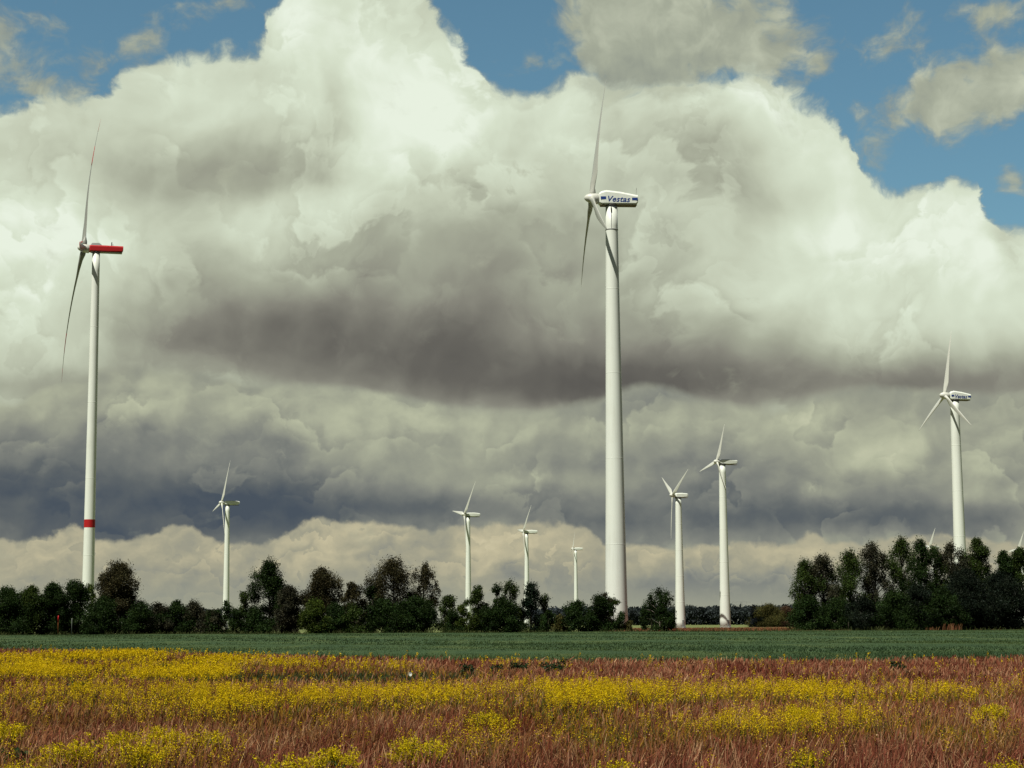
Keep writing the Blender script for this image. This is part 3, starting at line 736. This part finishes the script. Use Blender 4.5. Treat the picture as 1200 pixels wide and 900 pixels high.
TR = [
 ('broadleaf_tree', 10, 689, 46, 'bush', DG, 'dark dense tree at the very left edge of the photo', gl),
 ('broadleaf_tree', 34, 688, 40, 'bush', MG, 'dark green dense tree second from the left edge', gl),
 ('broadleaf_tree', 58, 684, 40, 'bush', DG, 'dark rounded tree directly behind the orange marker post', gl),
 ('broadleaf_tree', 84, 682, 38, 'bush', DG, 'dark leafy tree left of the red banded tower', gl),
 ('young_tree', 107, 684, 17, 'column', LG, 'slim bright green young tree in front of the red banded tower', gl),
 ('broadleaf_tree', 141, 660, 62, 'round', BR, 'big brownish feathery tree right of the red banded tower', gl),
 ('shrub', 122, 700, 40, 'bush', DG, 'dark shrub under the big brownish tree, left side', gl),
 ('shrub', 163, 707, 34, 'bush', DG, 'dark shrub at the right foot of the big brownish tree', gl),
 ('broadleaf_tree', 186, 708, 36, 'bush', GB, 'low greyish tree right of the big brownish tree', gl),
 ('broadleaf_tree', 206, 704, 34, 'bush', DG, 'low dark tree between two greyish ones', gl),
 ('broadleaf_tree', 226, 706, 34, 'bush', GB, 'low greyish tree with bare twigs left of a slim tower', gl),
 ('shrub', 245, 716, 30, 'bush', GB, 'lowest greyish shrub just left of the slim tower', gl),
 ('young_tree', 265, 703, 19, 'column', DG, 'narrow dark young tree in front of the leftmost small turbine', gm_),
 ('young_tree', 284, 693, 19, 'column', MG, 'narrow mid green tree left of the tall dark oak', gm_),
 ('oak_tree', 316, 658, 50, 'round', DG, 'tall dark oak shaped tree between two narrow trees and a brown one', gm_),
 ('broadleaf_tree', 337, 688, 34, 'bush', GB, 'greyish lower tree against the right side of the tall dark oak', gm_),
 ('shrub', 300, 712, 34, 'bush', DG, 'dark shrub under the tall dark oak', gm_),
 ('broadleaf_tree', 378, 667, 52, 'round', BR, 'brown tinged round tree with a green shrub at its foot', gm_),
 ('shrub', 366, 703, 32, 'bush', LG, 'bright green shrub at the foot of the brown round tree', gm_),
 ('shrub', 392, 708, 34, 'bush', DG, 'dark shrub right of the bright green one', gm_),
 ('broadleaf_tree', 414, 683, 34, 'round', BR, 'small brownish tree between the round brown tree and the tall birch', gm_),
 ('shrub', 412, 709, 30, 'bush', MG, 'mid green shrub under the small brownish tree', gm_),
 ('broadleaf_tree', 436, 686, 30, 'round', DG, 'dark tree leaning on the left side of the tall birch', gm_),
 ('birch_tree', 463, 654, 52, 'birch', BR, 'tallest drooping birch in the middle of the hedge line', gm_),
 ('birch_tree', 494, 660, 24, 'birch', BR, 'slim drooping birch at the right shoulder of the tallest one', gm_),
 ('shrub', 450, 703, 44, 'bush', DG, 'dark shrub under the tallest birch, left side', gm_),
 ('shrub', 486, 700, 46, 'bush', DG, 'dark shrub under the tallest birch, right side', gm_),
 ('young_tree', 525, 698, 28, 'cone', MG, 'small pointed tree right of the tall birches', gm_),
 ('shrub', 543, 708, 22, 'bush', LG, 'low light green shrub left of the second small turbine', gm_),
 ('young_tree', 560, 687, 28, 'column', MG, 'leafy tree in front of the second small turbine from the left', gm_),
 ('young_tree', 582, 685, 18, 'column', DG, 'narrow dark tree just right of the second small turbine', gm_),
 ('young_tree', 599, 680, 22, 'birch', MG, 'feathery thin tree left of the third small turbine', gm_),
 ('shrub', 592, 704, 40, 'bush', DG, 'dark shrub under the feathery thin tree', gm_),
 ('pine_tree', 622, 684, 32, 'cone', (.012, .022, .012), 'black green conical tree in front of the third small turbine', gm_),
 ('young_tree', 640, 698, 18, 'column', MG, 'slim tree against the right side of the conical tree', gm_),
 ('shrub', 656, 721, 24, 'bush', OL, 'low olive yellow shrub in the gap right of the conical tree', gm_),
 ('shrub', 678, 704, 34, 'bush', DG, 'dark round shrub under the smallest far turbine', gm_),
 ('shrub', 700, 698, 30, 'bush', DG, 'dark shrub left of the big tower foot', gm_),
 ('young_tree', 709, 695, 18, 'column', GB, 'thin greyish tree at the left side of the big tower foot', gm_),
 ('young_tree', 719, 699, 18, 'column', MG, 'leafy sapling in front of the big tower foot', gm_),
 ('shrub', 728, 718, 18, 'bush', DG, 'small dark shrub in front of the big tower foot', gm_),
 ('shrub', 738, 728, 14, 'bush', OL, 'tiny olive shrub at the right foot of the big tower', gm_),
 ('young_tree', 773, 689, 26, 'birch', DG, 'tree with a tufted top between the big tower and the three bladed pair', gm_),
 ('young_tree', 763, 703, 24, 'cone', DG, 'dark conical tree leaning on the left of the tufted one', gm_),
 ('shrub', 776, 712, 26, 'bush', DG, 'dark shrub at the foot of the tufted tree', gm_),
 ('birch_tree', 944, 656, 28, 'birch', MG, 'leftmost drooping tree of the right grove', gr_),
 ('birch_tree', 966, 650, 32, 'birch', GB, 'second drooping tree from the left in the right grove', gr_),
 ('birch_tree', 998, 646, 38, 'birch', MG, 'third tree of the right grove with a split round top', gr_),
 ('birch_tree', 1030, 636, 28, 'birch', GB, 'slim tree with open sky at its trunk in the right grove', gr_),
 ('birch_tree', 1059, 630, 32, 'birch', MG, 'tall airy tree in the middle of the right grove', gr_),
 ('birch_tree', 1080, 632, 28, 'birch', DG, 'tallest dark tree of the right grove beside the half hidden blade', gr_),
 ('birch_tree', 1101, 640, 22, 'birch', MG, 'tree covering the half hidden rotor in the right grove', gr_),
 ('birch_tree', 1120, 636, 30, 'birch', GB, 'airy tree left of the big right tower', gr_),
 ('birch_tree', 1136, 648, 24, 'birch', MG, 'thin leafed tree in front of the big right tower', gr_),
 ('broadleaf_tree', 1153, 630, 34, 'round', MG, 'tall round topped tree right of the big right tower', gr_),
 ('broadleaf_tree', 1176, 646, 34, 'round', DG, 'dark tree second from the right edge', gr_),
 ('broadleaf_tree', 1197, 641, 36, 'round', MG, 'dark tree cut off by the right edge of the photo', gr_),
 ('broadleaf_tree', 1130, 668, 60, 'bush', BD, 'broad dark bushy tree in front of the big right tower', gr_),
 ('broadleaf_tree', 1175, 672, 64, 'bush', BD, 'broad dark bushy tree near the right edge', gr_),
 ('shrub', 254, 714, 24, 'bush', DG, 'low dark shrub at the left foot of the narrow dark young tree', gm_),
 ('shrub', 276, 712, 20, 'bush', DG, 'low dark shrub squeezed between the two narrow trees', gm_),
 ('shrub', 531, 716, 24, 'bush', DG, 'low dark shrub at the foot of the small pointed tree', gm_),
 ('shrub', 570, 711, 28, 'bush', DG, 'low dark shrub at the foot of the second small turbine', gm_),
 ('shrub', 642, 716, 22, 'bush', DG, 'low dark shrub right of the conical tree foot', gm_),
 ('shrub', 948, 698, 38, 'bush', DG, 'dark shrub at the left corner of the right grove', 'dark shrubs under the right grove'),
 ('shrub', 980, 702, 44, 'bush', DG, 'dark shrub under the split topped tree', 'dark shrubs under the right grove'),
 ('shrub', 1012, 700, 40, 'bush', BD, 'blackish shrub behind the short brown post', 'dark shrubs under the right grove'),
 ('shrub', 1046, 694, 46, 'bush', DG, 'dark shrub under the tall airy tree', 'dark shrubs under the right grove'),
 ('shrub', 1078, 686, 44, 'bush', BD, 'blackish shrub under the tallest grove tree', 'dark shrubs under the right grove'),
 ('shrub', 1104, 690, 44, 'bush', DG, 'dark shrub behind the rust red tuft', 'dark shrubs under the right grove'),
]
for i, (nm, px, pt, w, st, tone, lab, grp) in enumerate(TR):
    if nm == 'shrub': D = 488 + (i % 3) * 1.5
    elif st == 'bush': D = 493 + (i % 4) * 2
    else: D = 499 + (i % 5) * 2.5
    tree(nm, px, pt, w, st, tone, lab, grp, D, cat='shrub' if nm == 'shrub' else 'tree')
# trees beyond the far meadow, told apart
for px, pt, w, tone, lab in [(902, 709, 34, OL, 'olive round tree left of the right grove, far off'), (922, 711, 24, (.085, .05, .03), 'rusty brown far tree beside the right grove'), (884, 709, 12, (.018, .022, .028), 'small dark upright far tree right of the tallest mid tower'), (888, 716, 22, BD, 'dark low far tree behind the rust red strip')]:
    tree('far_tree', px, pt, w, 'bush', tone, lab, 'far trees beyond the rust red strip', 880, dens=.8)
def far_wood():
    parts = []
    for D, x0, x1, tone, n, base in [(1700, 560, 945, (.042, .052, .060), 150, 714), (1500, 736, 945, (.038, .047, .048), 90, 711), (1500, 170, 270, (.034, .040, .040), 40, 716), (1700, 20, 180, (.03, .038, .04), 40, 712)]:  # bluish tones put the distance haze into the leaf colour
        for px in np.linspace(x0, x1, n):
            t = base - 5.5 * (fbm(np.array([px * .035]), np.array([D * .01]))[0]) * 1.4 + random.uniform(0, 2)
            H = hz(t, px, D); X = gx(px, D); m = 110
            rc = H * .36
            cc = np.array([X, D + random.uniform(-20, 20), H - rc]); d = RNG.normal(size=(m, 3)); d /= np.linalg.norm(d, axis=1)[:, None]
            P = cc + d * rc * RNG.uniform(.5, 1, m)[:, None]
            P2 = np.stack([X + RNG.normal(0, rc * .7, 60), np.full(60, D) + RNG.normal(0, 3, 60), RNG.uniform(0, H - rc * .6, 60)], 1)
            P = np.concatenate([P, P2]); m = len(P)
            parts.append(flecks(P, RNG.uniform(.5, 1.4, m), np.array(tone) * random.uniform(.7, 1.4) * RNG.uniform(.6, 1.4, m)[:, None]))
    o = link('far_wood', np_mesh('far_wood', *merge(parts)), M_leaf); tag(o, 'hazy blue grey wood along the horizon behind the far meadow', 'wood', kind='stuff')
far_wood()

# ------------------------------------------------------------------ wind turbines
def blade_mesh(L, cone, flex, root_r, chord, tipc=.10):
    """blade along +z, leading edge +y, axis +x is down wind; cone and flex bend it in x"""
    mb = MB(); rings = []; NS = 26
    for i in range(NS + 1):
        t = i / NS; z = L * (0.01 + .99 * t)
        if t < .04: c = root_r * 2; th = 1.0
        else:
            k = min(1, (t - .04) / .16); k = k * k * (3 - 2 * k)
            cm = chord * (1 - (max(t, .2) - .2) / .8 * (1 - tipc)) if t > .2 else chord
            c = root_r * 2 * (1 - k) + cm * k; th = 1 - k * .78
            if t > .95: c *= 1 - (t - .95) / .05 * .75
        tw = math.radians(16 * (1 - t) ** 2 + 3)
        ring = []
        for j in range(14):
            a = 2 * math.pi * j / 14
            y = math.cos(a) * c * .5 - c * .18 * (1 - th) ; x = math.sin(a) * c * .5 * th * (0.6 + 0.4 * math.cos(a) if th < .9 else 1)
            ring.append(Vector((x * math.cos(tw) - y * math.sin(tw) + (cone * t + flex * t * t) * L, x * math.sin(tw) + y * math.cos(tw), z)))
        rings.append(ring)
    mb.loft(rings); return mb

def turbine(D, hub, towpx, psi, th, L, cone, flex, rt, rb, nac, label, tilt_deg=5, cat='wind turbine', group=None, style='box', base_y=0.0, seams=(), spin=1.5, root_r=.75, chord=2.2, name='wind_turbine', blade_mat=None, lo=None):
    psi = math.radians(psi); tilt = math.radians(tilt_deg)
    a = Vector((-math.cos(psi), -math.sin(psi), 0))
    Hp = at(hub[0], hub[1], D)
    ov = abs(gx(towpx, D, hub[1]) - Hp.x) / math.cos(psi)
    tx = Hp.x - a.x * ov; ty = D - a.y * ov; tz = Hp.z - math.tan(tilt) * ov * 0
    root = empty(name, (tx, ty, 0), psi, label, cat, group)      # local -x points from the tower to the rotor
    Hh = tz
    nl, nh, nw = nac['len'], nac['h'], nac['w']
    zt = Hh - nh * .5 - .15
    # tower of conical cans
    NSEG = 5; prof = []
    for k in range(NSEG * 4 + 1):
        t = k / (NSEG * 4); r = rb + (rt - rb) * (t ** nac.get('tp', .92)); prof.append((r, zt * t))
    mb = MB(); mb.lathe(prof, 56); tw = mb.build('tower', M_white, root, smooth=True)
    rad = lambda z: rb + (rt - rb) * ((z / zt) ** nac.get('tp', .92))
    for k in range(1, NSEG):
        z = zt * k / NSEG; mb = MB(); r = rad(z); mb.lathe([(r + .002, z - .07), (r + .02, z - .05), (r + .02, z + .05), (r + .002, z + .07)], 48)
        mb.build('flange_ring', M_white, tw, smooth=True)
    mb = MB(); dw = rb; y = -rb * .985
    ang = math.radians(-62) - psi
    # door and steps at the tower foot, turned to the track
    dr = MB(); dr.box(-.45, .45, -.06, .06, 0, 2.3); d = dr.build('door', M_greym, root, (rb * .98 * math.cos(ang), rb * .98 * math.sin(ang), 1.2), bevel=.02); d.rotation_euler = (0, 0, ang + math.pi / 2)
    hd = MB(); hd.box(.28, .36, -.12, -.062, 1.05, 1.2); hd.build('handle', M_dark, d)
    st = MB()
    for k in range(5): st.box(-.5, .5, -.06 - .3 * (5 - k), -.07 - .3 * (4 - k), 0, .22 * (k + 1) - .004 * k)
    s_ = st.build('steps', M_greym, root, (rb * 1.0 * math.cos(ang), rb * 1.0 * math.sin(ang), 0)); s_.rotation_euler = (0, 0, ang + math.pi / 2)
    fd = MB(); fd.lathe([(rb + 1.2, 0), (rb + 1.2, .12), (rb + .3, .2)], 40); fd.build('foundation', M_conc, root)
    if nac.get('band'):
        z0, z1 = nac['band']; b_ = MB(); b_.lathe([(rad(z0) + .02, z0), (rad(z1) + .02, z1)], 56, cap=False); b_.build('red_band', M_red, root, smooth=True)
    if nac.get('collar'):
        zc = zt - 7.2; b_ = MB(); r = rad(zc); b_.lathe([(r + .01, zc - .16), (r + .10, zc - .1), (r + .10, zc + .1), (r + .01, zc + .16)], 48); b_.build('collar', M_greym, root, smooth=True)
        b_ = MB(); b_.box(-.07, .07, -.07, .07, 0, 7.0); aa = math.radians(-100); c_ = b_.build('cable_duct', M_greym, root, (rad(zt) * 1.03 * math.cos(aa), rad(zt) * 1.03 * math.sin(aa), zc + .1))
        b_ = MB(); b_.box(-.16, .16, -.1, .1, 0, 1.4); b_.build('access_hatch', M_dark, root, (rad(zt) * 1.05 * math.cos(aa), rad(zt) * 1.05 * math.sin(aa), zt - 2.2))
    yb = MB(); yb.lathe([(rt * 1.02, zt - .25), (rt * 1.16, zt - .1), (rt * 1.16, zt + .25)], 40); yb.build('yaw_ring', M_dark, root, smooth=True)
    # nacelle
    x0 = -(ov - spin * 1.25); x1 = x0 + nl; z0 = Hh - nh * .5; hw = nw / 2
    secs = nac['secs']      # (t, bottom, top, halfwidth factor)
    mb = MB(); rings = []
    for t, b, tp_, wf_ in secs:
        x = x0 + nl * t; zb_ = z0 + nh * b; zt_ = z0 + nh * tp_; w_ = hw * wf_; ch = min(.22 * nh, .3 * w_)
        rings.append([Vector((x, -w_ * .82, zb_)), Vector((x, -w_, zb_ + ch * .6)), Vector((x, -w_, zt_ - ch)), Vector((x, -w_ * .72, zt_)),
                      Vector((x, w_ * .72, zt_)), Vector((x, w_, zt_ - ch)), Vector((x, w_, zb_ + ch * .6)), Vector((x, w_ * .82, zb_))])
    mb.loft(rings)
    nm_ = M_red if style == 'red' else M_white
    nc = mb.build('nacelle', nm_, root, bevel=.05 if nl > 8 else 0)
    ub = MB(); tA, bA = secs[0][0] + .03, 0
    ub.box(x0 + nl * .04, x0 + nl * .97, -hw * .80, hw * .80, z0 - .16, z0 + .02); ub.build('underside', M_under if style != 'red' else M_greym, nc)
    if nac.get('mast'):
        m_ = MB(); m_.tube([(x1 - .35, 0, z0 + nh * .75), (x1 - .2, 0, z0 + nh * 1.32)], .05, 6); m_.tube([(x1 - .27, -.4, z0 + nh * 1.2), (x1 - .27, .4, z0 + nh * 1.2)], .04, 6)
        m_.build('wind_sensor', M_greym, nc)
    if style == 'red':
        g = MB(); g.loft([[Vector((x0 + q * 1.0, w_ * hw * .8, z0 + nh * .9 + zz)) for w_, zz in ((-1, 0), (-.8, hq), (.8, hq), (1, 0))] for q, hq in ((.3, .35), (.9, .95), (3.2, 1.05), (4.0, .45))]); g.build('front_cowl', M_greym, nc, bevel=.05)
        g = MB(); g.box(x1 - 4.0, x1 - 3.75, -hw * .7, hw * .7, z0 + nh * .9, z0 + nh * 1.55)
        g.box(x1 - 3.5, x1 - 3.4, -hw * .1, hw * .1, z0 + nh * .9, z0 + nh * 1.35); o = g.build('cooler', M_dark, nc)
    if nac.get('logo'):
        sgn = -1; yy = -hw - .015
        zc = z0 + nh * .43; xa = x0 + nl * .03
        def stripe(xs, xe, zs):
            q = MB(); q.box(xs, xe, yy - .01, yy + .012, zs - nh * .10, zs + nh * .10); q.build('stripe', M_blue, nc)
        slope = -.012
        stripe(x0 + nl * .03, x0 + nl * .17, zc + nh * .02); stripe(x0 + nl * .84, x0 + nl * .985, zc - nh * .05)
        cu = bpy.data.curves.new('lettering', 'FONT'); cu.body = 'Vestas'; cu.size = nh * .58; cu.shear = .28; cu.extrude = .02; cu.offset = .046 * nh / 4; cu.space_character = 1.06
        tmp = bpy.data.objects.new('lettering', cu); COL.objects.link(tmp)
        dg = bpy.context.evaluated_depsgraph_get(); me = bpy.data.meshes.new_from_object(tmp.evaluated_get(dg)); bpy.data.objects.remove(tmp)
        xs = [v.co.x for v in me.vertices]; wx = max(xs) - min(xs); k = nl * .58 / wx
        for v in me.vertices: v.co = Vector(((v.co.x - min(xs)) * k, v.co.y, v.co.z))
        me.materials.clear(); o = link('lettering', me, M_blue, nc); o.location = (x0 + nl * .215, yy, zc - nh * .24); o.rotation_euler = (math.pi / 2, math.radians(1.2), 0)
    # rotor: hub frame, x' down wind, tilted
    rx = bpy.data.objects.new('rotor_hub', None)
    m = MB(); r = spin
    m.lathe([(.02, r * 1.55), (r * .35, r * 1.42), (r * .62, r * 1.12), (r * .86, r * .6), (r * 1.0, 0), (r * 1.0, -r * 1.15), (r * .8, -r * 1.3)], 40, axis='x')
    hb = m.build('spinner', M_blade, root, (-ov, 0, Hh), smooth=True)
    hb.rotation_euler = (0, tilt, 0)
    bm_ = blade_mesh(L, cone, flex, root_r, chord)
    first = None
    for k in range(3):
        if first is None: b = bm_.build('blade', blade_mat or M_blade, hb, smooth=True); first = b
        else: b = bpy.data.objects.new('blade', first.data); COL.objects.link(b); b.parent = hb
        b.rotation_euler = (-(math.radians(th + 120 * k)), 0, 0) if False else (math.radians(th + 120 * k), 0, 0)
        if style == 'red':
            src = blade_mesh(L * 1.0, cone, flex, root_r + .02, chord * 1.05)
            vs = [Vector(v) for v in src.v]
            for lo_, hi_ in ((.60, .76), (.90, 1.0)):
                i0, i1 = round(lo_ * 26), round(hi_ * 26)
                rb_ = MB(); rb_.loft([vs[i * 14:(i + 1) * 14] for i in range(i0, i1 + 1)])
                rb_.build('red_tip' if hi_ == 1 else 'red_stripe', M_red, b, smooth=True)
    return root
SEC_V = [(0, .10, .84, .80), (.06, .0, .96, .97), (.18, .0, 1.04, 1), (.55, .0, .93, 1), (.94, .0, .72, 1), (1, .16, .70, .94)]
SEC_R = [(0, .0, .95, .9), (.05, 0, 1, 1), (.55, .0, 1, 1), (.96, .08, .98, 1), (1, .35, .98, 1)]
SEC_S = [(0, .2, .8, .7), (.1, .05, .95, 1), (.5, .0, 1, 1), (.9, .15, .9, .9), (1, .3, .8, .7)]
turbine(530, (694, 232.5), 716.5, 4, 116.1, 37.3, 0.0, .045, 1.72, 3.35, dict(len=11.4, h=4.1, w=3.9, secs=SEC_V, logo=True, mast=True, collar=True, tp=.80),
        'largest white wind turbine with blue lettering on its nacelle, standing right of centre', spin=1.55, root_r=.95, chord=4.6, blade_mat=M_blade2)
turbine(620, (98.5, 291), 112, 14.7, 99.3, 55.2, -.10, .086, 1.28, 2.05, dict(len=11.3, h=2.25, w=3.2, secs=SEC_R, band=(35.2, 37.9), tp=1.0),
        'white wind turbine with red nacelle and a red band round its tower', style='red', tilt_deg=6.7, spin=1.45, root_r=.95, chord=3.1, blade_mat=M_bladeg)
gsm = 'small white turbines on the horizon'
turbine(1000, (260, 589), 266.3, 21.4, 21.6, 24.3, 0, .014, 1.15, 1.9, dict(len=8.3, h=2.4, w=2.6, secs=SEC_S, tp=.9), 'small white turbine between the red banded tower and the oak, before dark cloud', group=gsm, spin=1.1, root_r=.6, chord=2.3)
turbine(1080, (544, 603), 548.5, 20.5, 38.5, 24.0, 0, .012, 1.15, 1.9, dict(len=8.3, h=2.4, w=2.6, secs=SEC_S, tp=.9), 'small white turbine just left of the middle, behind the leafy hedge tree', group=gsm, spin=1.1, root_r=.6, chord=2.2)
turbine(1300, (613.2, 623), 617, 13.6, 36.3, 22.6, 0, .05, 1.2, 2.1, dict(len=8.8, h=2.4, w=2.6, secs=SEC_S, tp=.9), 'small white turbine behind the black green conical tree', group=gsm, spin=1.1, root_r=.6, chord=2.3)
turbine(1600, (671.2, 643), 674.5, 8, 11.2, 15.4, 0, .02, 1.1, 2.1, dict(len=7.6, h=2.1, w=2.2, secs=SEC_S, tp=.9), 'smallest complete turbine, left of the largest tower', group=gsm, spin=1.0, root_r=.5, chord=1.9)
gmd = 'white turbines beyond the gap in the hedge line'
turbine(765, (788, 580.3), 795, 14.9, 58.3, 18.7, 0, .027, 1.2, 2.15, dict(len=5.6, h=1.9, w=2.2, secs=SEC_S, tp=.85), 'shorter turbine right of the largest one, with its blades spread in a Y', group=gmd, spin=.85, root_r=.5, chord=1.9)
turbine(785, (840, 541), 846.5, 20.1, 19.3, 16.6, 0, -.01, 1.35, 2.35, dict(len=8.2, h=2.2, w=2.5, secs=SEC_S, tp=.85), 'taller turbine beside the shorter one with a blade hanging before its tower', group=gmd, spin=1.0, root_r=.55, chord=2.0)
turbine(620, (1107, 463.5), 1119, 14, 3.2, 22.3, 0, .035, 1.45, 2.35, dict(len=7.6, h=2.9, w=3.0, secs=SEC_V, logo=True, tp=.85), 'tall white turbine rising behind the right grove', spin=1.2, root_r=.6, chord=2.3)
turbine(1700, (1089, 641), 1094, 14, 28, 19.5, 0, .02, 1.2, 2.2, dict(len=8, h=2.3, w=2.5, secs=SEC_S), 'turbine hidden by the right grove, one blade tip showing above it', group='far turbines behind the right grove', spin=1.0, root_r=.55, chord=3.6)
turbine(1700, (1192.5, 645), 1197.5, 14, 28, 19.5, 0, .02, 1.2, 2.2, dict(len=8, h=2.3, w=2.5, secs=SEC_S), 'turbine at the right edge of the photo, one blade showing above the trees', group='far turbines behind the right grove', spin=1.0, root_r=.55, chord=3.6)

# ------------------------------------------------------------------ posts and pylon
def post(px, ptop, D, name, label, col, r, stripes=None):
    H = hz(ptop, px, D); root = empty(name, (gx(px, D), D, 0), 0, label, 'post')
    mb = MB(); mb.lathe([(r, 0), (r, H * .93), (r * .7, H)], 12); mb.build('pole', col, root, smooth=True)
    if stripes:
        mb = MB(); mb.lathe([(r * 1.7, H * .72), (r * 1.7, H * .98), (r * .6, H * 1.06)], 12); mb.build('cap', stripes, root, smooth=True)
    return root
post(68, 722.5, 484, 'marker_post', 'tall orange marker post with red cap before the left trees', M_orange, .11, M_red)
post(84, 724.5, 484, 'marker_post', 'short white marker post right of the orange one', M_greym, .09)
post(994.5, 729, 483, 'wooden_post', 'short brown post at the edge of the crop before the right grove', M_bark, .12)
def pylon():
    D = 1550; px = 874.5; H = hz(704, px, D); X = gx(px, D)
    root = empty('lattice_pylon', (X, D + 30, 0), 0, 'faint lattice power pylon just above the far wood', 'pylon')
    mb = MB(); w0, w1 = 2.2, .5
    for sx in (-1, 1):
        for sy in (-1, 1): mb.tube([(sx * w0, sy * w0, 0), (sx * w1, sy * w1, H)], .07, 5)
    n = 9
    for k in range(n):
        za, zb = H * k / n, H * (k + 1) / n; wa = w0 + (w1 - w0) * k / n; wb = w0 + (w1 - w0) * (k + 1) / n
        for s_ in (-1, 1):
            mb.tube([(-wa, s_ * wa, za), (wb, s_ * wb, zb)], .04, 4); mb.tube([(wa, s_ * wa, za), (-wb, s_ * wb, zb)], .04, 4)
    mb.build('mast', M_greym, root)
    for z, w in ((H * .97, 7.5), (H * .84, 5.5)):
        mb = MB(); mb.tube([(-w, 0, z), (0, 0, z + .7), (w, 0, z)], .08, 5); mb.tube([(-w, 0, z), (w, 0, z)], .08, 5)
        a = mb.build('crossarm', M_greym, root)
        q = MB()
        for x in (-w, -w * .6, w * .6, w): q.tube([(x, 0, z), (x, 0, z - 1.4)], .12, 5)
        q.build('insulators', M_greym, a)
pylon()

# ------------------------------------------------------------------ render
S.view_settings.view_transform = 'Standard'; S.view_settings.look = 'None'; S.view_settings.exposure = 0
S.cycles.max_bounces = 4; S.cycles.diffuse_bounces = 2; S.cycles.transparent_max_bounces = 4
S.cycles.use_denoising = True
